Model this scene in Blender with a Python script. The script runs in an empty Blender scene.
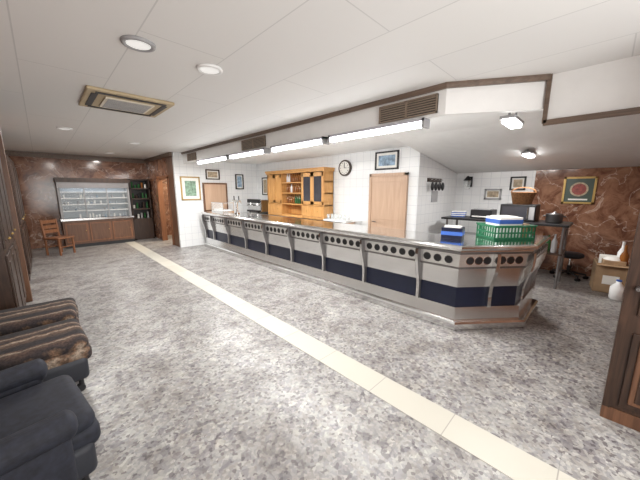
import bpy, bmesh, math, random
from mathutils import Vector, Matrix
random.seed(7)
scene = bpy.context.scene
scene.view_settings.view_transform = 'Standard'
scene.view_settings.exposure = 0.12

# ------------------------------------------------------------------ materials
def new_mat(name):
    m = bpy.data.materials.new(name); m.use_nodes = True
    nt = m.node_tree; b = nt.nodes['Principled BSDF']
    return m, nt, b
def N(nt, t, **kw):
    n = nt.nodes.new(t)
    for k, v in kw.items():
        if hasattr(n, k): setattr(n, k, v)
    return n
def ramp(nt, stops, interp='LINEAR'):
    r = nt.nodes.new('ShaderNodeValToRGB'); cr = r.color_ramp; cr.interpolation = interp
    while len(cr.elements) < len(stops): cr.elements.new(0.5)
    for e, (p, c) in zip(cr.elements, stops):
        e.position = p; e.color = (*c, 1)
    return r
def coords(nt, scale=(1, 1, 1), rot=(0, 0, 0)):
    tc = nt.nodes.new('ShaderNodeTexCoord'); mp = nt.nodes.new('ShaderNodeMapping')
    mp.inputs['Scale'].default_value = scale; mp.inputs['Rotation'].default_value = rot
    nt.links.new(tc.outputs['Object'], mp.inputs['Vector'])
    return mp.outputs['Vector']
def plain(name, col, rough=0.5, metal=0.0, var=0.12, nscale=6.0, emit=0, **kw):
    m, nt, b = new_mat(name)
    v = coords(nt)
    n = N(nt, 'ShaderNodeTexNoise'); n.inputs['Scale'].default_value = nscale; n.inputs['Detail'].default_value = 4
    nt.links.new(v, n.inputs['Vector'])
    r = ramp(nt, [(0.3, tuple(c * (1 - var) for c in col)), (0.7, tuple(min(1, c * (1 + var * .6)) for c in col))])
    nt.links.new(n.outputs['Fac'], r.inputs['Fac']); nt.links.new(r.outputs['Color'], b.inputs['Base Color'])
    b.inputs['Roughness'].default_value = rough; b.inputs['Metallic'].default_value = metal
    if emit:
        b.inputs['Emission Color'].default_value = (*kw.get('ecol', col), 1)
        b.inputs['Emission Strength'].default_value = emit
    return m
def brushed(name, col, r0, r1, met=1.0):
    m, nt, b = new_mat(name)
    v = coords(nt, (.4, .4, 160))
    n = N(nt, 'ShaderNodeTexNoise'); n.inputs['Scale'].default_value = 3; n.inputs['Detail'].default_value = 3
    nt.links.new(v, n.inputs['Vector'])
    r = ramp(nt, [(0.3, tuple(c * .97 for c in col)), (0.7, tuple(min(1, c * 1.02) for c in col))])
    nt.links.new(n.outputs['Fac'], r.inputs['Fac']); nt.links.new(r.outputs['Color'], b.inputs['Base Color'])
    mr = N(nt, 'ShaderNodeMapRange'); mr.inputs['To Min'].default_value = r0; mr.inputs['To Max'].default_value = r1
    nt.links.new(n.outputs['Fac'], mr.inputs['Value']); nt.links.new(mr.outputs['Result'], b.inputs['Roughness'])
    b.inputs['Metallic'].default_value = met
    return m
def wood(name, c1, c2, axis='z', scale=3.0, rough=0.4):
    m, nt, b = new_mat(name)
    s = {'x': (.3, 4, 4), 'y': (4, .3, 4), 'z': (4, 4, .3)}[axis]
    v = coords(nt, tuple(q * scale for q in s))
    n = N(nt, 'ShaderNodeTexNoise'); n.inputs['Scale'].default_value = 2.0
    n.inputs['Detail'].default_value = 8; n.inputs['Distortion'].default_value = 1.5
    nt.links.new(v, n.inputs['Vector'])
    r = ramp(nt, [(0.3, c1), (0.7, c2)])
    nt.links.new(n.outputs['Fac'], r.inputs['Fac']); nt.links.new(r.outputs['Color'], b.inputs['Base Color'])
    b.inputs['Roughness'].default_value = rough
    return m
def mulmix(nt, a, b_):
    mul = N(nt, 'ShaderNodeMix', data_type='RGBA', blend_type='MULTIPLY'); mul.inputs['Factor'].default_value = 1
    nt.links.new(a, mul.inputs[6]); nt.links.new(b_, mul.inputs[7]); return mul.outputs[2]
def terrazzo():
    m, nt, b = new_mat('terrazzo')
    v = coords(nt)
    def chips(scale, stops):
        vo = N(nt, 'ShaderNodeTexVoronoi'); vo.inputs['Scale'].default_value = scale
        nd = N(nt, 'ShaderNodeTexNoise'); nd.inputs['Scale'].default_value = scale
        mixv = N(nt, 'ShaderNodeMix', data_type='RGBA'); mixv.inputs['Factor'].default_value = 0.02
        nt.links.new(v, nd.inputs['Vector']); nt.links.new(v, mixv.inputs[6]); nt.links.new(nd.outputs['Color'], mixv.inputs[7])
        nt.links.new(mixv.outputs[2], vo.inputs['Vector'])
        sep = N(nt, 'ShaderNodeSeparateColor'); nt.links.new(vo.outputs['Color'], sep.inputs['Color'])
        r = ramp(nt, stops, 'CONSTANT'); nt.links.new(sep.outputs[0], r.inputs['Fac']); return r.outputs['Color']
    c1 = chips(50, [(0.0, (.17, .155, .16)), (0.12, (.27, .265, .27)), (0.35, (.33, .325, .315)), (0.6, (.37, .36, .345)), (0.8, (.28, .265, .255)), (0.93, (.43, .42, .40))])
    c2 = chips(19, [(0.0, (.70, .68, .72)), (0.16, (1, 1, 1)), (0.75, (.88, .86, .85)), (0.9, (1.1, 1.09, 1.06))])
    c = mulmix(nt, c1, c2)
    n2 = N(nt, 'ShaderNodeTexNoise'); n2.inputs['Scale'].default_value = 2.6; n2.inputs['Detail'].default_value = 9
    n2.inputs['Roughness'].default_value = .7
    nt.links.new(v, n2.inputs['Vector'])
    r2 = ramp(nt, [(0.34, (.52, .48, .47)), (0.46, (.84, .825, .81)), (0.56, (1, 1, .99)), (0.7, (1.1, 1.1, 1.1))])
    nt.links.new(n2.outputs['Fac'], r2.inputs['Fac'])
    c = mulmix(nt, c, r2.outputs['Color'])
    br = N(nt, 'ShaderNodeTexBrick'); br.offset = 0; br.inputs['Scale'].default_value = 1
    br.inputs['Brick Width'].default_value = .4; br.inputs['Row Height'].default_value = .4
    br.inputs['Mortar Size'].default_value = .002
    br.inputs['Color1'].default_value = (1, 1, 1, 1); br.inputs['Color2'].default_value = (.92, .92, .92, 1)
    br.inputs['Mortar'].default_value = (.78, .78, .78, 1)
    nt.links.new(v, br.inputs['Vector'])
    c = mulmix(nt, c, br.outputs['Color'])
    nt.links.new(c, b.inputs['Base Color'])
    mr = N(nt, 'ShaderNodeMapRange'); mr.inputs['From Min'].default_value = .35; mr.inputs['From Max'].default_value = .65
    mr.inputs['To Min'].default_value = .44; mr.inputs['To Max'].default_value = .30
    nt.links.new(n2.outputs['Fac'], mr.inputs['Value']); nt.links.new(mr.outputs['Result'], b.inputs['Roughness'])
    return m
def tiles(name, c1, c2, mortar, w, h, ms, rough, plane='xy', off=0.0):
    m, nt, b = new_mat(name)
    tc = nt.nodes.new('ShaderNodeTexCoord'); sp = nt.nodes.new('ShaderNodeSeparateXYZ'); cb = nt.nodes.new('ShaderNodeCombineXYZ')
    nt.links.new(tc.outputs['Object'], sp.inputs[0])
    a, c = {'xy': ('X', 'Y'), 'xz': ('X', 'Z'), 'yz': ('Y', 'Z'), 'yx': ('Y', 'X')}[plane]
    nt.links.new(sp.outputs[a], cb.inputs['X']); nt.links.new(sp.outputs[c], cb.inputs['Y'])
    br = N(nt, 'ShaderNodeTexBrick'); br.offset = off; br.inputs['Scale'].default_value = 1
    br.inputs['Brick Width'].default_value = w; br.inputs['Row Height'].default_value = h
    br.inputs['Mortar Size'].default_value = ms; br.inputs['Mortar Smooth'].default_value = .2
    br.inputs['Color1'].default_value = (*c1, 1); br.inputs['Color2'].default_value = (*c2, 1); br.inputs['Mortar'].default_value = (*mortar, 1)
    nt.links.new(cb.outputs[0], br.inputs['Vector']); nt.links.new(br.outputs['Color'], b.inputs['Base Color'])
    b.inputs['Roughness'].default_value = rough
    return m
def marble():
    m, nt, b = new_mat('red_marble')
    v = coords(nt)
    n = N(nt, 'ShaderNodeTexNoise'); n.inputs['Scale'].default_value = 3.2; n.inputs['Detail'].default_value = 11
    n.inputs['Distortion'].default_value = 1.4; n.inputs['Roughness'].default_value = .68
    nt.links.new(v, n.inputs['Vector'])
    r = ramp(nt, [(0.25, (.05, .02, .015)), (0.42, (.15, .065, .04)), (0.52, (.24, .12, .075)), (0.62, (.30, .16, .10)), (0.8, (.42, .27, .19))])
    nt.links.new(n.outputs['Fac'], r.inputs['Fac'])
    n2 = N(nt, 'ShaderNodeTexNoise'); n2.inputs['Scale'].default_value = 1.8; n2.inputs['Detail'].default_value = 8; n2.inputs['Distortion'].default_value = 1.0
    nt.links.new(v, n2.inputs['Vector'])
    r2 = ramp(nt, [(0.488, (0, 0, 0)), (0.5, (.65, .65, .65)), (0.512, (0, 0, 0))])
    nt.links.new(n2.outputs['Fac'], r2.inputs['Fac'])
    mx = N(nt, 'ShaderNodeMix', data_type='RGBA'); nt.links.new(r2.outputs['Color'], mx.inputs['Factor'])
    nt.links.new(r.outputs['Color'], mx.inputs[6]); mx.inputs[7].default_value = (.6, .48, .4, 1)
    nt.links.new(mx.outputs[2], b.inputs['Base Color'])
    b.inputs['Roughness'].default_value = .13
    return m
def stripes():
    m, nt, b = new_mat('striped_upholstery')
    tc = nt.nodes.new('ShaderNodeTexCoord'); sp = nt.nodes.new('ShaderNodeSeparateXYZ')
    nt.links.new(tc.outputs['Object'], sp.inputs[0])
    nz = N(nt, 'ShaderNodeTexNoise'); nz.inputs['Scale'].default_value = 9; nz.inputs['Detail'].default_value = 5
    nt.links.new(tc.outputs['Object'], nz.inputs['Vector'])
    mu = N(nt, 'ShaderNodeMath', operation='MULTIPLY_ADD'); mu.inputs[1].default_value = 3.0; mu.inputs[2].default_value = 20.15
    nt.links.new(sp.outputs['Y'], mu.inputs[0])
    m2 = N(nt, 'ShaderNodeMath', operation='MULTIPLY_ADD'); m2.inputs[1].default_value = .3
    nt.links.new(nz.outputs['Fac'], m2.inputs[0]); nt.links.new(mu.outputs[0], m2.inputs[2])
    fr = N(nt, 'ShaderNodeMath', operation='FRACT'); nt.links.new(m2.outputs[0], fr.inputs[0])
    dk = (.022, .018, .02)
    r = ramp(nt, [(0, dk), (.26, (.12, .07, .045)), (.32, (.34, .28, .22)), (.38, (.15, .085, .05)), (.44, dk), (.62, (.09, .05, .035)), (.68, (.26, .21, .16)), (.73, (.10, .055, .04)), (.80, dk)], 'LINEAR')
    nt.links.new(fr.outputs[0], r.inputs['Fac'])
    n3 = N(nt, 'ShaderNodeTexNoise'); n3.inputs['Scale'].default_value = 60; n3.inputs['Detail'].default_value = 3
    nt.links.new(tc.outputs['Object'], n3.inputs['Vector'])
    r3 = ramp(nt, [(.35, (.5, .5, .5)), (.65, (1.3, 1.3, 1.3))]); nt.links.new(n3.outputs['Fac'], r3.inputs['Fac'])
    nt.links.new(mulmix(nt, r.outputs['Color'], r3.outputs['Color']), b.inputs['Base Color'])
    b.inputs['Roughness'].default_value = .85
    return m
def glass(name, col=(.9, .95, .95), al=.25):
    m, nt, b = new_mat(name)
    b.inputs['Base Color'].default_value = (*col, 1); b.inputs['Roughness'].default_value = .05
    b.inputs['Alpha'].default_value = al
    return m

TERR = terrazzo(); MARB = marble(); STRP = stripes()
STRIPT = tiles('cream_floor_tile', (.49, .47, .41), (.53, .51, .45), (.33, .31, .28), .62, 5, .004, .38, 'yx')
CEIL = tiles('ceiling_panel', (.80, .795, .78), (.785, .78, .77), (.64, .64, .63), 2.4, .62, .005, .6, 'yx', .5)
WHITE = plain('white_paint', (.83, .83, .82), .55, var=.03)
WT_XZ = tiles('white_wall_tile_a', (.80, .81, .81), (.77, .78, .79), (.6, .62, .65), .2, .2, .004, .2, 'xz')
WT_YZ = tiles('white_wall_tile_b', (.80, .81, .81), (.77, .78, .79), (.6, .62, .65), .2, .2, .004, .2, 'yz')
STEEL = brushed('brushed_steel', (.72, .72, .715), .10, .18)
STEELP = brushed('satin_steel_panel', (.72, .72, .715), .17, .24)
BANDM = brushed('steel_band', (.76, .76, .75), .26, .32, .9)
DSTEEL = plain('dark_steel', (.22, .21, .21), .4, .8)
NAVY = plain('navy_panel', (.008, .012, .034), .3)
BLACK = plain('black_plastic', (.012, .012, .014), .4)
BLKF = plain('black_fabric', (.018, .02, .028), .6, nscale=20)
NLEA = plain('dark_navy_upholstery', (.012, .014, .024), .75, nscale=30, var=.5)
DWOOD = wood('dark_wood', (.022, .011, .007), (.06, .03, .018))
MWOOD = wood('mid_wood', (.10, .045, .024), (.18, .085, .045))
CHW = wood('chair_wood', (.17, .065, .03), (.28, .12, .055))
TRIM = wood('trim_wood', (.10, .07, .052), (.19, .13, .095), 'y')
HONEY = wood('honey_wood', (.50, .24, .07), (.66, .36, .13))
TAN = wood('tan_door_wood', (.48, .32, .22), (.56, .39, .28), scale=1.5)
GLASS = glass('clear_glass'); THING = glass('thin_glass', (.8, .9, .95), .10); DGLASS = plain('dark_glass', (.06, .06, .07), .08)
CREAM = plain('cream_plastic', (.75, .70, .58), .45, var=.04)
BEIGE = plain('aged_beige_plastic', (.50, .40, .25), .5, var=.08)
GREYM = plain('grey_metal', (.35, .35, .36), .45)
LGREY = plain('batten_housing_grey', (.42, .42, .46), .5, var=.04)
WPLAS = plain('white_plastic', (.85, .85, .85), .4, var=.03)
SHELF = plain('blue_grey_shelf', (.45, .5, .56), .4, var=.05)
LAMP = plain('lamp_glow', (1, 1, 1), .4, emit=14, var=0, ecol=(1, 1, 1))
CLAMP = plain('cabinet_lamp_glow', (.8, .9, 1), .4, emit=2, var=0, ecol=(.8, .9, 1))
DLENS = plain('frosted_lens', (.8, .8, .78), .3, emit=.5, var=.02)
GREEN = plain('green_plastic', (.02, .17, .08), .4)
BLUE = plain('blue_print', (.04, .12, .45), .5)
CARD = plain('cardboard', (.36, .24, .14), .8, nscale=10)
GRL = plain('grille_slat', (.26, .2, .15), .6)
PAPER = plain('paper', (.8, .79, .75), .7, var=.06)
GOLD = plain('gold_frame', (.45, .3, .1), .4, .4)
ART1 = plain('art_print_green', (.25, .38, .28), .6, var=.6, nscale=14)
ART2 = plain('art_print_blue', (.30, .42, .55), .6, var=.6, nscale=12)
ART3 = plain('art_print_sepia', (.45, .36, .25), .6, var=.5, nscale=16)
REDP = plain('red_print', (.28, .06, .05), .5, var=.5, nscale=18); DGRN = plain('dark_green_print', (.05, .075, .06), .4)
WICK = plain('wicker', (.32, .15, .06), .7, nscale=40, var=.5)
BOTG = plain('bottle_green', (.03, .12, .04), .1); BOTB = plain('bottle_amber', (.25, .09, .02), .1)

# ------------------------------------------------------------------ builder
class B:
    def __init__(s, name, loc=None, rot=0.0):
        s.name = name; s.bm = bmesh.new(); s.mats = []; s.loc = loc; s.rot = rot
    def mi(s, m):
        if m not in s.mats: s.mats.append(m)
        return s.mats.index(m)
    def merge(s, t, m, smooth=False):
        i = s.mi(m)
        for f in t.faces: f.material_index = i; f.smooth = smooth
        me = bpy.data.meshes.new('tmp'); t.to_mesh(me); t.free(); s.bm.from_mesh(me); bpy.data.meshes.remove(me)
    def box(s, x0, x1, y0, y1, z0, z1, m, bev=0, seg=2, M=None):
        t = bmesh.new(); bmesh.ops.create_cube(t, size=1)
        bmesh.ops.scale(t, vec=(x1 - x0, y1 - y0, z1 - z0), verts=t.verts)
        bmesh.ops.translate(t, vec=((x0 + x1) / 2, (y0 + y1) / 2, (z0 + z1) / 2), verts=t.verts)
        if bev: bmesh.ops.bevel(t, geom=list(t.edges), offset=bev, segments=seg, affect='EDGES', profile=.5)
        if M is not None: bmesh.ops.transform(t, matrix=M, verts=t.verts)
        s.merge(t, m, bool(bev) and seg > 2); return s
    def cyl(s, a, b, r, m, r2=None, seg=20):
        a = Vector(a); b = Vector(b); d = b - a
        t = bmesh.new(); bmesh.ops.create_cone(t, cap_ends=True, segments=seg, radius1=r, radius2=r if r2 is None else r2, depth=d.length)
        q = Vector((0, 0, 1)).rotation_difference(d.normalized()).to_matrix().to_4x4()
        bmesh.ops.transform(t, matrix=Matrix.Translation((a + b) / 2) @ q, verts=t.verts)
        s.merge(t, m, False); return s
    def sph(s, c, r, m, sc=(1, 1, 1)):
        t = bmesh.new(); bmesh.ops.create_uvsphere(t, u_segments=20, v_segments=12, radius=r)
        bmesh.ops.scale(t, vec=sc, verts=t.verts); bmesh.ops.translate(t, vec=c, verts=t.verts)
        s.merge(t, m, True); return s
    def tube(s, pts, r, m, seg=10):
        for a, b in zip(pts[:-1], pts[1:]): s.cyl(a, b, r, m, seg=seg)
        for p in pts[1:-1]: s.sph(p, r, m)
        return s
    def lathe(s, c, prof, m, seg=20):
        t = bmesh.new(); rings = []
        for r, z in prof:
            rings.append([t.verts.new((c[0] + r * math.cos(2 * math.pi * k / seg), c[1] + r * math.sin(2 * math.pi * k / seg), c[2] + z)) for k in range(seg)])
        for A, C in zip(rings[:-1], rings[1:]):
            for k in range(seg): t.faces.new((A[k], A[(k + 1) % seg], C[(k + 1) % seg], C[k]))
        t.faces.new(rings[0][::-1]); t.faces.new(rings[-1]); s.merge(t, m, True); return s
    def prism(s, poly, z0, z1, m):
        t = bmesh.new(); n = len(poly)
        a = [t.verts.new((x, y, z0)) for x, y in poly]; b = [t.verts.new((x, y, z1)) for x, y in poly]
        t.faces.new(a[::-1]); t.faces.new(b)
        for k in range(n): t.faces.new((a[k], a[(k + 1) % n], b[(k + 1) % n], b[k]))
        bmesh.ops.recalc_face_normals(t, faces=t.faces); s.merge(t, m); return s
    def sweep(s, path, prof, m, smooth=False):
        t = bmesh.new(); rings = []
        for (P, mt) in miter(path):
            rings.append([t.verts.new((P[0] + mt[0] * d, P[1] + mt[1] * d, z)) for d, z in prof])
        n = len(prof)
        for A, C in zip(rings[:-1], rings[1:]):
            for k in range(n): t.faces.new((A[k], A[(k + 1) % n], C[(k + 1) % n], C[k]))
        t.faces.new(rings[0]); t.faces.new(rings[-1][::-1])
        bmesh.ops.recalc_face_normals(t, faces=t.faces); s.merge(t, m, smooth); return s
    def plate(s, p, n, prof, th, m):
        tx, ty = -n[1], n[0]; t = bmesh.new()
        a = [t.verts.new((p[0] + n[0] * d - tx * th / 2, p[1] + n[1] * d - ty * th / 2, z)) for d, z in prof]
        b = [t.verts.new((p[0] + n[0] * d + tx * th / 2, p[1] + n[1] * d + ty * th / 2, z)) for d, z in prof]
        k = len(prof); t.faces.new(a); t.faces.new(b[::-1])
        for i in range(k): t.faces.new((a[i], a[(i + 1) % k], b[(i + 1) % k], b[i]))
        bmesh.ops.recalc_face_normals(t, faces=t.faces); s.merge(t, m); return s
    def done(s, keep=False, parent=None):
        me = bpy.data.meshes.new(s.name)
        if s.loc is None and not keep:
            xs = [v.co for v in s.bm.verts]
            c = Vector(((min(v.x for v in xs) + max(v.x for v in xs)) / 2, (min(v.y for v in xs) + max(v.y for v in xs)) / 2, min(v.z for v in xs)))
            bmesh.ops.translate(s.bm, vec=-c, verts=s.bm.verts); loc = c
        else: loc = Vector(s.loc or (0, 0, 0))
        s.bm.to_mesh(me); s.bm.free()
        for m in s.mats: me.materials.append(m)
        o = bpy.data.objects.new(s.name, me); scene.collection.objects.link(o)
        if parent is not None:
            o.parent = parent; o.location = loc - parent.location
        else:
            o.location = loc; o.rotation_euler = (0, 0, s.rot)
        return o
def miter(path):
    P = [Vector(p) for p in path]; out = []
    ns = []
    for a, b in zip(P[:-1], P[1:]):
        d = (b - a).normalized(); ns.append(Vector((d.y, -d.x)))
    for i, p in enumerate(P):
        if i == 0: m = ns[0]
        elif i == len(P) - 1: m = ns[-1]
        else: m = (ns[i - 1] + ns[i]) / (1 + ns[i - 1].dot(ns[i]))
        out.append((p, m))
    return out

# ------------------------------------------------------------------ room shell
H = 2.8; LZ = 2.62
B('floor').box(-1.0, 7.9, -1.8, 12.0, -.1, 0, TERR).done(True)
B('floor_strip').box(1.82, 2.09, -1.6, 11.3, 0, .003, STRIPT).done(True)
B('ceiling').box(-1.0, 3.2, -1.7, 12.0, H, H + .1, CEIL).box(3.2, 3.75, -1.7, 1.5, H, H + .1, CEIL).box(3.2, 4.4, 9.0, 12, H, H + .1, CEIL).done(True)
B('ceiling_lower').prism([(3.2, 9.0), (3.2, 1.32), (3.68, .56), (3.68, -.55), (7.8, -.55), (7.8, 2.9), (5.7, 2.9), (5.7, 9.0)], LZ, LZ + .1, WHITE).done(True)
t = B('ceiling_slope')
t.plate((0, 1.16), (1, 0), [(4.6, LZ), (7.7, 2.14), (7.7, LZ)], 3.22, WHITE); t.done(True)
B('wall_far').box(-1.0, 4.4, 11.8, 11.9, 0, H, MARB).done(True)
B('wall_left').box(-1.0, -.9, -1.7, 11.8, 0, H, MARB).done(True)
w = B('wall_front')
w.box(-.9, -.4, -1.7, -1.6, 0, H, WHITE).box(2.6, 3.05, -1.7, -1.6, 0, H, WHITE).box(-.4, 2.6, -1.7, -1.6, 0, .5, WHITE).box(-.4, 2.6, -1.7, -1.6, 2.5, H, WHITE).done(True)
w = B('window_1')
for x in (-.4, .56, 1.55, 2.54): w.box(x, x + .06, -1.68, -1.62, .5, 2.5, GREYM)
w.box(-.4, 2.6, -1.68, -1.62, .5, .56, GREYM).box(-.4, 2.6, -1.68, -1.62, 2.44, 2.5, GREYM).done()
B('wall_entry').box(2.97, 3.07, -1.6, -.45, 0, H, MARB).done(True)
B('wall_right').box(3.07, 7.7, -.55, -.45, 0, LZ + .18, MARB).done(True)
w = B('wall_passage')
w.box(2.85, 2.95, 9.0, 9.55, 0, H, MWOOD).box(2.85, 2.95, 10.6, 11.8, 0, H, MARB).box(2.85, 2.95, 9.55, 10.6, 2.1, H, MARB).done(True)
w = B('trim_passage')
w.box(2.82, 2.98, 9.49, 9.57, 0, 2.12, CHW).box(2.82, 2.98, 10.58, 10.66, 0, 2.12, CHW).box(2.82, 2.98, 9.49, 10.66, 2.08, 2.17, CHW).done()
B('wall_store').box(4.3, 4.4, 9.0, 11.8, 0, H, CREAM).done(True)
B('wall_bar_end').box(2.85, 5.7, 8.9, 9.0, 0, H, WT_XZ).done(True)
B('wall_back').box(5.6, 5.7, 2.78, 8.9, 0, LZ, WT_YZ).done(True)
B('wall_side').box(5.7, 7.8, 2.78, 2.88, 0, LZ, WT_XZ).done(True)
B('wall_rear').box(7.7, 7.8, -.45, 1.15, 0, LZ, MARB).box(7.7, 7.8, 1.15, 2.78, 0, LZ, WT_YZ).done(True)

# bulkhead fascia
bp = [(3.12, 8.9), (3.12, 1.3), (3.6, .54)]
B('bulkhead_fascia').sweep(bp, [(0, 2.5), (0, H), (-.08, H), (-.08, 2.5)], WHITE).done(True)
B('bulkhead_fascia_right').box(3.6, 3.68, -.45, .54, 2.36, H, WHITE).done(True)
B('trim_1').sweep(bp, [(.003, 2.75), (.03, 2.75), (.045, 2.775), (.045, H), (.003, H)], TRIM).done(True)
B('trim_2').box(3.57, 3.60, -.45, .53, 2.34, 2.39, TRIM).box(3.57, 3.60, .505, .54, 2.36, H, TRIM).done(True)
B('trim_3').box(-.85, 2.85, 11.74, 11.8, 2.66, 2.8, TRIM).done(True)
B('trim_4').box(2.79, 2.85, 9.0, 11.74, 2.7, 2.8, TRIM).done(True)
for y0, y1 in ((1.38, 2.1), (4.6, 5.45), (7.9, 8.5)):
    g = B('vent_grille'); g.box(3.108, 3.119, y0, y1, 2.54, 2.72, BLACK)
    g.box(3.09, 3.119, y0, y1, 2.53, 2.545, GRL).box(3.09, 3.119, y0, y1, 2.705, 2.72, GRL)
    g.box(3.09, 3.119, y0, y0 + .015, 2.53, 2.72, GRL).box(3.09, 3.119, y1 - .015, y1, 2.53, 2.72, GRL).box(3.09, 3.119, (y0 + y1) / 2 - .01, (y0 + y1) / 2 + .01, 2.53, 2.72, GRL)
    for k in range(6): g.box(3.092, 3.112, y0, y1, 2.56 + k * .025, 2.572 + k * .025, GRL)
    g.done()
battens = ((1.5, 2.95), (3.05, 4.4), (4.6, 6.0), (6.1, 7.8))
for y0, y1 in battens:
    g = B('fluorescent_batten'); g.box(3.07, 3.21, y0, y1, 2.468, 2.499, LGREY)
    g.box(3.07, 3.21, y0, y0 + .03, 2.40, 2.499, GREYM).box(3.07, 3.21, y1 - .03, y1, 2.40, 2.499, GREYM)
    g.box(3.19, 3.21, y0, y1, 2.42, 2.47, LGREY)
    g.cyl((3.10, y0 + .03, 2.437), (3.10, y1 - .03, 2.437), .022, LAMP).cyl((3.16, y0 + .03, 2.437), (3.16, y1 - .03, 2.437), .022, LAMP); g.done()
for x, y, z, zc in ((3.85, .85, 2.47, LZ), (6.15, 1.05, 2.33, 2.40)):
    g = B('ceiling_tube_lamp'); g.box(x - .23, x + .23, y - .07, y + .07, z, z + .03, GREYM).box(x - .21, x + .21, y - .055, y + .055, z - .04, z, LAMP, .01)
    for s_ in (-.15, .15): g.cyl((x + s_, y, z + .03), (x + s_, y, zc), .012, GREYM)
    g.done()
# downlights
for x, y in ((.66, 2.6), (1.23, 2.67), (.45, 6.9), (1.7, 7.9), (1.6, 10.4)):
    g = B('recessed_downlight'); g.lathe((x, y, H - .02), [(.085, .02), (.115, .02), (.11, .004), (.09, 0), (.08, .012)], GREYM if y == 2.6 else WPLAS, 28)
    g.cyl((x, y, H - .012), (x, y, H - .002), .08, DLENS, seg=28); g.done()
# ac cassette
g = B('air_conditioner_cassette')
g.box(.48, 1.34, 3.95, 4.81, H - .035, H, BEIGE, .01)
g.box(.66, 1.16, 4.13, 4.63, H - .05, H - .035, CREAM, .006)
for k in range(9): g.box(.69, 1.13, 4.16 + k * .05, 4.18 + k * .05, H - .056, H - .05, GREYM)
for a in ((.56, 1.26, 4.0, 4.06), (.56, 1.26, 4.70, 4.76), (.53, .59, 4.08, 4.68), (1.23, 1.29, 4.08, 4.68)): g.box(*a, H - .04, H - .034, BLACK)
g.done()

# ------------------------------------------------------------------ bar counter
c1 = (3.57, 1.186); c2 = (4.194, .66); BX = 3.57
path = [(BX, 8.62), c1, c2, (5.1, .66)]
c = B('bar_counter')
c.sweep(path, [(-.5, .0), (0, 0), (0, 1.0), (-.5, 1.0)], STEELP)
c.sweep(path, [(-.62, 1.03), (-.62, 1.075), (.12, 1.075), (.155, 1.065), (.165, 1.045), (.155, 1.02), (.12, 1.005), (.12, .995), (-.5, 1.0)], STEEL)
c.sweep(path, [(0, .965), (.11, .965), (.12, .995), (0, .995)], DSTEEL)
c.sweep(path, [(0, .80), (.07, .80), (.085, .965), (0, .965)], BANDM)
c.sweep(path, [(0, .775), (.075, .775), (.078, .80), (0, .80)], DSTEEL)
c.sweep(path, [(0, .53), (.03, .53), (.065, .775), (0, .775)], STEELP)
c.sweep(path, [(0, .27), (.012, .27), (.012, .53), (0, .53)], NAVY)
c.sweep(path, [(0, .10), (.06, .10), (.04, .27), (0, .27)], STEELP)
c.sweep(path, [(0, 0), (.12, 0), (.13, .02), (.13, .085), (.11, .105), (0, .105)], STEEL)
brk = [(.0, .97), (.15, .97), (.155, .90), (.15, .82), (.135, .74), (.11, .66), (.085, .58), (.07, .5), (.065, .40), (.07, .27), (.0, .27)]
def dots(a, b, n):
    a = Vector(a); b = Vector(b); d = (b - a); L = d.length; d.normalize(); nn = Vector((d.y, -d.x))
    for i in range(n):
        p = a + d * (.04 + (L - .08) * (i + .5) / n)
        o = .077
        q1 = (p.x + nn.x * (o - .02), p.y + nn.y * (o - .02), .88); q2 = (p.x + nn.x * (o + .004), p.y + nn.y * (o + .004), .879)
        c.cyl(q1, q2, .054, STEEL, seg=24)
        q3 = (p.x + nn.x * (o + .007), p.y + nn.y * (o + .007), .879)
        c.cyl(q1, q3, .046, BLACK, seg=24)
ys = [8.6] + [8.03 - .91 * i for i in range(8)]
for y in ys: c.plate((BX, y), (-1, 0), brk, .045, DSTEEL); c.plate((BX - .004, y), (-1, 0), brk, .035, STEEL)
for a, b in zip(ys[:-1], ys[1:]): dots((BX, a), (BX, b), max(2, int(round((a - b) / .14))))
dots((BX, 1.66), (BX, 1.17), 3)
ch = (Vector(c2) - Vector(c1)).normalized(); cn = (ch.y, -ch.x)
pm = Vector(c1) + (Vector(c2) - Vector(c1)) * .5
c.plate((pm.x, pm.y), cn, brk, .045, STEEL)
dots(c1, (pm.x, pm.y), 3); dots((pm.x, pm.y), c2, 3)
nc = Vector((cn[0], cn[1] - 1)).normalized(); c.plate(c2, (nc.x, nc.y), brk, .045, STEEL)
dots(c2, (5.08, .66), 6); c.plate((5.08, .66), (0, -1), brk, .035, STEEL)
c.done(True)

# back counter
c = B('back_counter'); c.box(5.02, 5.58, 4.2, 8.85, 0, .93, STEELP).box(4.98, 5.59, 4.18, 8.88, .93, .97, STEEL)
for k in range(8): c.box(5.0, 5.02, 4.25 + k * .575, 4.25 + k * .575 + .53, .12, .88, STEEL)
c.done()
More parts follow.
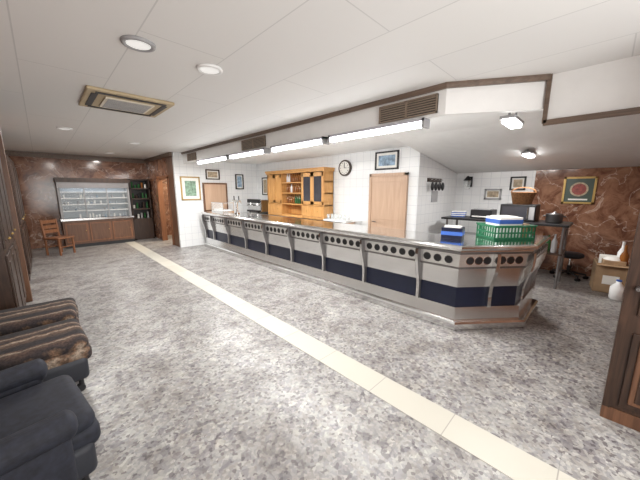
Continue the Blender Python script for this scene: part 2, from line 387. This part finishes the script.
# hutch
h = B('bottle_hutch')
x0, x1, y0, y1, z0, z1 = 5.22, 5.58, 5.15, 7.7, .97, 2.25
h.box(x1 - .02, x1, y0, y1, z0, z1, HONEY)
for y in (y0, y0 + .85, y1 - .75, y1 - .04): h.box(x0, x1, y, y + .04, z0, z1, HONEY)
for z in (z0, 1.3, 1.62, 1.92, z1 - .04): h.box(x0 + .02, x1, y0, y1, z, z + .03, HONEY)
h.box(x0 - .05, x1, y0 - .05, y1 + .05, z1, z1 + .05, HONEY, .012).box(x0 - .03, x1, y0 - .03, y1 + .03, z1 - .05, z1, HONEY)
for (a, b) in ((y0 + .02, y0 + .44), (y0 + .45, y0 + .86), (y1 - .73, y1 - .38), (y1 - .37, y1 - .02)):
    h.box(x0 - .01, x0 + .015, a, a + .06, 1.34, 2.18, HONEY).box(x0 - .01, x0 + .015, b - .06, b, 1.34, 2.18, HONEY)
    h.box(x0 - .01, x0 + .015, a, b, 1.34, 1.42, HONEY).box(x0 - .01, x0 + .015, a, b, 2.08, 2.18, HONEY)
    h.box(x0, x0 + .008, a + .06, b - .06, 1.42, 2.08, DGLASS if a < 6.2 else HONEY)
    h.box(x0 - .01, x0 + .01, a, b, 1.01, 1.29, HONEY, .006).sph((x0 - .02, (a + b) / 2, 1.15), .014, GOLD)
hutch = h.done()
def bottle(b, x, y, z, m, s=1.0):
    b.lathe((x, y, z), [(.036 * s, 0), (.038 * s, .01), (.038 * s, .18 * s), (.014 * s, .24 * s), (.013 * s, .30 * s), (.016 * s, .305 * s)], m, 12)
bt = B('liquor_bottles')
for zz in (1.331, 1.651, 1.951):
    for k in range(9):
        bottle(bt, 5.4, 6.12 + k * .095, zz, random.choice([BOTG, BOTB, WPLAS, BOTB]), random.uniform(.78, .88))
bt.done(parent=hutch)
bt = B('glassware_tray'); bt.box(5.1, 5.4, 4.3, 5.05, .972, .99, WPLAS)
for k in range(5):
    for j in range(2): bt.lathe((5.17 + j * .14, 4.38 + k * .14, .99), [(.03, 0), (.04, .13), (.036, .13), (.028, .01)], GLASS, 12)
bt.done()
e = B('espresso_machine'); e.box(5.08, 5.5, 7.9, 8.7, 1.0, 1.4, STEEL, .02).box(5.0, 5.1, 7.95, 8.65, 1.0, 1.06, BLACK).box(5.02, 5.12, 7.95, 8.65, 1.3, 1.42, BLACK, .01)
for y in (8.1, 8.5): e.cyl((5.06, y, 1.3), (5.06, y, 1.22), .035, STEEL).cyl((5.06, y, 1.24), (4.92, y, 1.22), .012, BLACK)
for y in (7.95, 8.65):
    for x in (5.12, 5.46): e.cyl((x, y, .97), (x, y, 1.0), .02, BLACK)
e.done()

# door behind bar
d = B('door_1'); d.box(5.545, 5.585, 3.06, 3.90, .01, 2.03, TAN).box(5.525, 5.595, 3.0, 3.06, 0, 2.09, TAN).box(5.525, 5.595, 3.90, 3.96, 0, 2.09, TAN).box(5.525, 5.595, 3.0, 3.96, 2.03, 2.09, TAN)
for z in ((.2, .9), (1.05, 1.9)): d.box(5.54, 5.551, 3.16, 3.8, *z, TAN, .004)
d.cyl((5.55, 3.82, 1.0), (5.49, 3.82, 1.0), .01, STEEL).cyl((5.495, 3.82, 1.0), (5.495, 3.72, 1.0), .01, STEEL); d.done()

# pictures
def pic(name, wall, a0, a1, z0, z1, pos, fm, art, t=.03, mat2=None, oval=None):
    g = B(name); e = .035
    def bx(u0, u1, w0, w1, d0, d1, m):
        if wall == 'x-': g.box(pos - d1, pos - d0, u0, u1, w0, w1, m)
        else: g.box(u0, u1, pos - d1, pos - d0, w0, w1, m)
    bx(a0, a1, z0, z0 + e, .001, t, fm); bx(a0, a1, z1 - e, z1, .001, t, fm); bx(a0, a0 + e, z0, z1, .001, t, fm); bx(a1 - e, a1, z0, z1, .001, t, fm)
    bx(a0 + e, a1 - e, z0 + e, z1 - e, .001, .012, mat2 or PAPER)
    q = min(a1 - a0, z1 - z0) * .22
    if oval:
        cy, cz = (a0 + a1) / 2, (z0 + z1) / 2
        g.cyl((pos - .012, cy, cz + .02), (pos - .016, cy, cz + .02), .14, ART3, seg=28).cyl((pos - .012, cy, cz + .02), (pos - .019, cy, cz + .02), .11, oval, seg=28)
        g.box(pos - .016, pos - .012, a0 + .1, a1 - .1, z0 + .07, z0 + .10, PAPER)
    else: bx(a0 + q, a1 - q, z0 + q, z1 - q, .012, .015, art)
    g.done()
pic('framed_picture', 'x-', 3.25, 3.85, 2.17, 2.57, 5.6, BLACK, ART2)
pic('framed_picture', 'y-', 2.98, 3.55, 1.42, 2.12, 8.9, GOLD, ART1)
pic('framed_picture', 'y-', 3.75, 4.2, 2.05, 2.36, 8.9, DWOOD, ART3)
pic('framed_picture', 'y-', 4.75, 5.05, 1.75, 2.25, 8.9, BLACK, ART2)
pic('framed_picture', 'x-', 8.2, 8.55, 1.55, 2.15, 5.6, BLACK, ART3)
pic('framed_picture', 'x-', 1.3, 1.6, 1.72, 2.02, 7.7, BLACK, ART3)
pic('framed_picture', 'x-', 1.75, 2.1, 1.5, 1.75, 7.7, GREYM, ART3)
pic('framed_emblem_sign', 'x-', .17, .66, 1.45, 1.98, 7.7, GOLD, None, mat2=DGRN, oval=REDP)
g = B('notice_board'); g.box(3.62, 4.42, 8.85, 8.898, 1.05, 1.95, MWOOD).box(3.67, 4.37, 8.845, 8.85, 1.1, 1.9, TAN); g.done()
g = B('wall_clock'); g.cyl((5.598, 4.75, 2.27), (5.55, 4.75, 2.27), .2, DWOOD, seg=32).cyl((5.56, 4.75, 2.27), (5.545, 4.75, 2.27), .16, PAPER, seg=32)
g.box(5.538, 5.545, 4.743, 4.757, 2.27, 2.39, BLACK).box(5.538, 5.545, 4.68, 4.757, 2.265, 2.277, BLACK)
for k in range(12):
    a = k * math.pi / 6; g.cyl((5.547, 4.75 + .13 * math.sin(a), 2.27 + .13 * math.cos(a)), (5.541, 4.75 + .13 * math.sin(a), 2.27 + .13 * math.cos(a)), .01, BLACK, seg=8)
g.done()

# ------------------------------------------------------------------ bar top items
g = B('beer_tap'); g.cyl((3.85, 7.2, 1.075), (3.85, 7.2, 1.1), .07, STEEL).cyl((3.85, 7.2, 1.1), (3.85, 7.2, 1.42), .03, STEEL)
g.cyl((3.85, 7.02, 1.42), (3.85, 7.38, 1.42), .035, STEEL)
for y in (7.07, 7.33): g.cyl((3.85, y, 1.42), (3.92, y, 1.36), .012, STEEL).cyl((3.85, y, 1.44), (3.85, y, 1.56), .014, BLACK)
g.done()
g = B('tapas_display_case'); g.box(3.7, 4.05, 7.75, 8.5, 1.075, 1.12, STEEL).box(3.7, 4.05, 7.75, 8.5, 1.34, 1.36, STEEL)
for x in (3.705, 4.035):
    for y in (7.755, 8.485): g.box(x, x + .012, y, y + .012, 1.12, 1.34, STEEL)
g.box(3.7, 3.705, 7.77, 8.48, 1.12, 1.34, GLASS)
for k in range(3): g.box(3.76, 4.0, 7.8 + k * .23, 8.0 + k * .23, 1.12, 1.15, WPLAS)
g.done()
g = B('stationery_box', (3.95, 1.42, 1.075), .2); g.box(-.11, .11, -.13, .13, 0, .15, NAVY, .004).box(-.111, .111, -.131, .131, .05, .1, BLUE).box(-.08, .08, -.1, .1, .15, .165, PAPER); g.done()
# crate
CA = math.radians(-40)
g = B('plastic_crate', (4.48, .93, 1.0755), CA)
g.box(-.28, .28, -.19, .19, 0, .015, GREEN)
for z0, z1 in ((0, .03), (.08, .10), (.16, .19)):
    g.box(-.28, .28, -.19, -.175, z0, z1, GREEN).box(-.28, .28, .175, .19, z0, z1, GREEN).box(-.28, -.265, -.19, .19, z0, z1, GREEN).box(.265, .28, -.19, .19, z0, z1, GREEN)
for k in range(13):
    x = -.28 + k * .0455; g.box(x, x + .014, -.19, -.178, 0, .17, GREEN).box(x, x + .014, .178, .19, 0, .17, GREEN)
for k in range(9):
    y = -.19 + k * .0455; g.box(-.28, -.268, y, y + .014, 0, .17, GREEN).box(.268, .28, y, y + .014, 0, .17, GREEN)
g.box(-.29, .29, -.2, -.185, .175, .19, GREEN).box(-.29, .29, .185, .2, .175, .19, GREEN); crate = g.done()
g = B('carton_of_supplies', (0, 0, 0)); g.box(-.19, .13, -.14, .14, .016, .29, WPLAS, .004).box(-.192, .132, -.142, .142, .205, .26, BLUE).box(-.15, .08, -.11, .11, .29, .30, PAPER).box(.15, .25, -.12, .12, .016, .2, CARD, .004)
o = g.done(); o.parent = crate; o.location = (0, 0, 0)

# ------------------------------------------------------------------ back room furniture
g = B('high_table'); g.box(6.2, 6.95, .38, 2.5, 1.10, 1.14, BLACK, .005)
for x in (6.28, 6.87):
    for y in (.45, 2.4): g.cyl((x, y, 0), (x, y, 1.1), .022, DSTEEL)
g.box(6.27, 6.88, .44, .46, .25, .28, DSTEEL).box(6.27, 6.88, 2.39, 2.41, .25, .28, DSTEEL).box(6.25, 6.9, .42, 2.42, .6, .63, DWOOD); table = g.done()
g = B('jars_and_boxes')
for k in range(8):
    bottle(g, 6.34 + (k % 3) * .17, .55 + k * .1, .631, random.choice([BOTG, WPLAS, GREYM, BOTB, PAPER, BLACK]), random.uniform(.9, 1.2))
g.box(6.4, 6.75, 1.45, 1.75, .631, .85, CARD, .01).box(6.4, 6.7, 1.85, 2.2, .631, .8, GREYM, .01)
g.done(parent=table)
g = B('microwave_oven'); g.box(6.4, 6.85, .88, 1.45, 1.142, 1.45, BLACK, .012).box(6.39, 6.4, 1.0, 1.42, 1.18, 1.41, DGLASS).box(6.385, 6.4, .9, .98, 1.18, 1.41, GREYM).cyl((6.37, 1.0, 1.2), (6.37, 1.0, 1.4), .008, STEEL); g.done()
g = B('wicker_basket'); g.lathe((6.6, 1.14, 1.45), [(.15, 0), (.2, .22), (.215, .23), (.2, .235), (.185, .22), (.14, .02)], WICK)
pts = [(6.6, 1.14 + .2 * math.cos(a), 1.67 + .10 * math.sin(a)) for a in [math.pi * k / 8 for k in range(9)]]; g.tube(pts, .01, WICK); g.done()
g = B('printer'); g.box(6.45, 6.85, 1.6, 2.0, 1.142, 1.32, BLACK, .015).box(6.4, 6.47, 1.65, 1.95, 1.17, 1.19, PAPER).box(6.5, 6.8, 1.65, 1.95, 1.32, 1.335, GREYM); g.done()
g = B('cooking_pot'); g.lathe((6.5, .62, 1.142), [(.10, 0), (.12, .02), (.12, .15), (.125, .155), (.02, .18), (.02, .2)], DSTEEL); g.cyl((6.5, .5, 1.26), (6.5, .46, 1.26), .012, BLACK).cyl((6.5, .74, 1.26), (6.5, .78, 1.26), .012, BLACK); g.done()
g = B('paper_stack', (6.6, 2.28, 1.142), .2)
for k in range(6): g.box(-.1 + k * .003, .12 + k * .003, -.14, .14, k * .02, k * .02 + .018, random.choice([PAPER, BLUE, PAPER]))
g.done()
g = B('wall_hook_rack'); g.box(6.0, 6.7, 2.755, 2.779, 1.9, 1.98, DWOOD)
for k in range(4):
    x = 6.08 + k * .18; g.cyl((x, 2.755, 1.93), (x, 2.69, 1.95), .008, STEEL).sph((x, 2.69, 1.80), .055, BLACK, (1, .6, 1.7))
g.box(6.25, 6.55, 2.76, 2.779, 1.45, 1.7, GREYM); g.done()
g = B('wall_lantern'); g.box(7.66, 7.699, 2.4, 2.5, 1.8, 2.05, BLACK).cyl((7.68, 2.45, 2.0), (7.5, 2.45, 2.05), .012, BLACK).cyl((7.5, 2.45, 1.75), (7.5, 2.45, 1.95), .06, GLASS, .08).cyl((7.5, 2.45, 1.95), (7.5, 2.45, 2.06), .1, BLACK, .02); g.done()
g = B('office_stool', (7.33, .36, 0), 2.2); sz = .46
for k in range(5):
    a = k * 2 * math.pi / 5 + .3; cx, cy = .27 * math.cos(a), .27 * math.sin(a)
    g.cyl((0, 0, .13), (cx, cy, .085), .022, BLACK, .016)
    g.cyl((cx, cy, .085), (cx, cy, .05), .01, BLACK); g.cyl((cx - .02, cy - .012, .03), (cx - .02, cy + .012, .03), .03, BLACK); g.cyl((cx + .015, cy - .012, .03), (cx + .015, cy + .012, .03), .03, BLACK)
g.cyl((0, 0, .08), (0, 0, .25), .035, BLACK).cyl((0, 0, .25), (0, 0, sz - .06), .018, STEEL)
g.lathe((0, 0, sz - .05), [(.15, 0), (.19, .02), (.2, .06), (.18, .09), (.05, .1)], BLKF); g.done()
g = B('cardboard_box', (6.85, -.19, 0), .12); g.box(-.2, .2, -.2, .2, 0, .012, CARD)
g.box(-.2, .2, -.2, -.19, 0, .5, CARD).box(-.2, .2, .19, .2, 0, .5, CARD).box(-.2, -.19, -.2, .2, 0, .5, CARD).box(.19, .2, -.2, .2, 0, .5, CARD)
g.box(-.30, -.2, -.2, .2, .48, .485, CARD).box(-.19, .0, -.15, .12, .2, .56, CARD, .01).box(.02, .17, -.1, .14, .2, .6, PAPER, .01)
g.sph((-.08, 0, .54), .11, PAPER, (1, 1.1, .7)).box(-.205, -.2, -.1, .1, .15, .3, PAPER)
bottle(g, .08, -.12, .4, WPLAS, 1.5); bottle(g, -.12, -.12, .4, BOTB, 1.4); g.done()
g = B('water_jug'); g.lathe((6.35, -.3, 0), [(.08, 0), (.09, .02), (.09, .2), (.03, .27), (.03, .3)], WPLAS).cyl((6.35, -.3, .3), (6.35, -.3, .32), .033, BLUE); g.done()

# entrance door leaf right foreground
g = B('wooden_entrance_door'); X = 2.88
g.box(X, X + .045, -1.02, -.17, .0, 2.1, DWOOD)
g.box(X - .01, X, -1.02, -.17, 0, .1, MWOOD).box(X - .012, X, -.21, -.17, .1, 2.1, DWOOD)
for z0, z1 in ((.14, .72), (.85, 1.3), (1.43, 2.0)):
    for ya, yb in ((-.94, -.62), (-.56, -.25)):
        g.box(X - .012, X, ya, yb, z0, z1, DWOOD, .005).box(X - .024, X - .01, ya + .04, yb - .04, z0 + .04, z1 - .04, MWOOD, .008).box(X - .03, X - .022, ya + .07, yb - .07, z0 + .07, z1 - .07, DWOOD, .005)
g.cyl((X, -.23, 1.05), (X - .06, -.23, 1.05), .012, DSTEEL).cyl((X - .055, -.23, 1.05), (X - .055, -.33, 1.05), .01, DSTEEL); g.done()

# ------------------------------------------------------------------ far wall furniture
g = B('glass_display_cabinet'); x0, x1, ya, yb = .36, 2.12, 11.12, 11.78
g.box(x0, x1, ya, yb, 0, .1, BLACK).box(x0, x1, ya, yb, .1, .82, MWOOD)
for k in range(3):
    a = x0 + .04 + k * .57; g.box(a, a + .53, ya - .02, ya, .16, .74, CHW, .005).box(a + .04, a + .49, ya - .025, ya - .018, .2, .70, MWOOD, .003).sph((a + .47, ya - .03, .5), .014, GOLD)
g.box(x0 - .03, x1 + .03, ya - .06, yb, .82, .88, STEEL)
g.box(x0, x1, yb - .04, yb, .88, 1.95, SHELF)
g.box(x0, x0 + .05, ya + .1, yb, .88, 1.95, GREYM).box(x1 - .05, x1, ya + .1, yb, .88, 1.95, GREYM)
g.box(x0 - .02, x1 + .02, ya + .05, yb, 1.95, 2.08, DWOOD).box(x0, x1, ya + .08, ya + .1, 1.78, 1.95, DSTEEL)
for z in (1.08, 1.27, 1.46, 1.65): g.box(x0 + .05, x1 - .05, ya + .16, yb - .04, z, z + .02, WPLAS)
for k in range(4): xx = x0 + .03 + k * (x1 - x0 - .09) / 3; g.box(xx, xx + .03, ya + .1, ya + .13, .88, 1.8, GREYM)
g.box(x0 + .05, x1 - .05, ya + .112, ya + .118, .9, 1.78, THING)
g.cyl((x0 + .1, ya + .25, 1.9), (x1 - .1, ya + .25, 1.9), .018, CLAMP)
for z in (.88, 1.10, 1.29, 1.48):
    for k in range(20):
        if random.random() < .45:
            xx = x0 + .13 + k * .079; g.cyl((xx, ya + .32, z), (xx, ya + .32, z + random.uniform(.05, .13)), .026, random.choice([WPLAS, SHELF, PAPER, GREYM, ART2, WPLAS]), seg=10)
g.done()
g = B('bottle_shelf_cabinet'); x0, x1, ya, yb = 2.18, 2.78, 11.4, 11.78
g.box(x0, x1, yb - .02, yb, 0, 2.1, BLACK).box(x0, x0 + .04, ya, yb, 0, 2.1, DWOOD).box(x1 - .04, x1, ya, yb, 0, 2.1, DWOOD)
for z in (0, .7, 1.05, 1.4, 1.75, 2.06): g.box(x0, x1, ya, yb, z, z + .04, DWOOD)
g.box(x0 + .04, x1 - .04, ya, ya + .02, .04, .7, DWOOD)
for z in (.74, 1.09, 1.44, 1.79):
    for k in range(5): g.cyl((x0 + .1 + k * .1, ya + .15, z), (x0 + .1 + k * .1, ya + .15, z + random.uniform(.1, .22)), .03, random.choice([GREYM, BOTG, BOTB, PAPER, BLACK, DWOOD]), seg=10)
g.done()
g = B('wooden_chair', (.22, 10.3, 0), math.radians(40))
for sx in (-.19, .19):
    g.cyl((sx, -.19, 0), (sx, -.19, .44), .026, CHW, seg=10); g.cyl((sx, .2, 0), (sx, .2, .44), .026, CHW, seg=10); g.cyl((sx, .2, .44), (sx, .25, .95), .026, CHW, seg=10)
g.box(-.23, .23, -.23, .23, .43, .47, CHW, .012)
for z, yy in ((.58, .215), (.70, .228), (.84, .24)): g.box(-.19, .19, yy - .012, yy + .012, z, z + .09, CHW)
g.box(-.19, .19, -.2, -.18, .2, .23, CHW).box(-.19, .19, .19, .21, .2, .23, CHW); g.done()
# left cabinets
def tallcab(name, x0, x1, y0, y1, h, m, m2, nd):
    g = B(name); g.box(x0, x1, y0, y1, 0, h, m)
    w = (y1 - y0) / nd
    for k in range(nd):
        a = y0 + k * w
        for z0, z1 in ((.12, 1.0), (1.08, h - .12)):
            g.box(x1, x1 + .018, a + .03, a + w - .03, z0, z1, m2, .005).box(x1 + .015, x1 + .026, a + .1, a + w - .1, z0 + .08, z1 - .08, m, .004)
        g.sph((x1 + .03, a + w - .07, 1.15), .015, GOLD)
    g.done()
tallcab('tall_wooden_cabinet', -.89, -.36, 4.55, 6.1, 2.6, DWOOD, DWOOD, 3)
B('wood_post').box(-.40, -.29, 6.13, 6.24, 0, 2.8, MWOOD, .008).done()
tallcab('tall_wooden_cabinet', -.89, -.34, 7.6, 9.6, 2.35, DWOOD, DWOOD, 3)

# ------------------------------------------------------------------ club chairs
def club(x, y, rot, name, fab, base, arms=False):
    g = B(name, (x, y, 0), rot)   # faces +x, local
    for sx in (-.28, .30):
        for sy in (-.26, .26):
            g.cyl((sx, sy, .06), (sx, sy, .16), .018, BLACK)
            g.cyl((sx - .01, sy - .018, .033), (sx - .01, sy - .004, .033), .033, BLACK).cyl((sx - .01, sy + .004, .033), (sx - .01, sy + .018, .033), .033, BLACK)
    g.box(-.36, .36, -.33, .33, .12, .32, base, .04, 4)
    g.box(-.28, .40, -.31, .31, .27, .41, fab, .05, 5)
    g.box(-.28, .39, -.30, .30, .36, .49, fab, .06, 5)
    g.box(-.46, -.26, -.33, .33, .28, .82, fab, .07, 5)
    if arms:
        for s_ in (-1, 1):
            g.box(-.34, .26, s_ * .36 - .06, s_ * .36 + .06, .16, .54, fab, .05, 5)
            g.cyl((-.34, s_ * .37, .53), (.25, s_ * .37, .53), .075, fab, seg=28).sph((.25, s_ * .37, .53), .075, fab, (.6, 1, 1)).sph((-.34, s_ * .37, .53), .075, fab, (.5, 1, 1))
    g.done()
club(-.26, 3.25, 0.06, 'striped_club_chair', STRP, BLKF); club(-.26, 4.02, -.05, 'striped_club_chair', STRP, BLKF)
club(-.35, 2.14, .14, 'navy_armchair', NLEA, BLKF, True)

# ------------------------------------------------------------------ lights
def area(name, loc, rot, sx, sy, p, col=(1, 1, 1)):
    l = bpy.data.lights.new(name, 'AREA'); l.shape = 'RECTANGLE'; l.size = sx; l.size_y = sy; l.energy = p; l.color = col
    o = bpy.data.objects.new(name, l); o.location = loc; o.rotation_euler = rot; scene.collection.objects.link(o)
area('window_fill_light', (1.1, -1.55, 1.5), (math.radians(90), 0, math.radians(0)), 2.9, 1.9, 100, (1, .98, .95))  # soft area lamp added as general fill, set at the unseen front window
for y0, y1 in battens:
    area('batten_light', (3.13, (y0 + y1) / 2, 2.40), (0, 0, math.pi / 2), y1 - y0, .1, 40, (1, .985, .955))
    area('batten_side_light', (3.24, (y0 + y1) / 2, 2.44), (0, math.radians(-105), 0), .06, y1 - y0, 7, (1, .985, .955))
area('tube_light', (3.85, .85, 2.42), (0, 0, 0), .4, .08, 16, (1, .98, .95)); area('tube_light', (6.15, 1.05, 2.28), (0, 0, 0), .4, .08, 34, (1, .98, .95))
area('downlight_light', (1.6, 10.4, 2.76), (0, 0, 0), .16, .16, 26, (1, .94, .88))
area('downlight_light', (.45, 6.9, 2.76), (0, 0, 0), .16, .16, 38, (1, .97, .93))
area('downlight_light', (1.7, 7.9, 2.76), (0, 0, 0), .16, .16, 38, (1, .97, .93))
area('downlight_light', (.66, 2.6, 2.76), (0, 0, 0), .16, .16, 15, (1, .97, .93))
area('downlight_light', (1.23, 2.67, 2.76), (0, 0, 0), .16, .16, 15, (1, .97, .93))
area('cabinet_light', (1.24, 11.38, 1.88), (0, 0, 0), 1.5, .05, 2.5, (.85, .93, 1))
area('store_lamp', (3.6, 10.2, 2.7), (0, 0, 0), .4, .4, 60, (1, .85, .65))
w = bpy.data.worlds.new('world'); scene.world = w; w.use_nodes = True
w.node_tree.nodes['Background'].inputs[0].default_value = (1, .99, .98, 1); w.node_tree.nodes['Background'].inputs[1].default_value = 1.2

# ------------------------------------------------------------------ camera
cam = bpy.data.cameras.new('camera'); cam.lens = 15.75; cam.sensor_width = 36; cam.clip_start = .05
co = bpy.data.objects.new('camera', cam); scene.collection.objects.link(co)
co.location = (0, 0, 1.72); co.rotation_euler = (math.radians(79.9), 0, math.radians(-44.6))
scene.camera = co
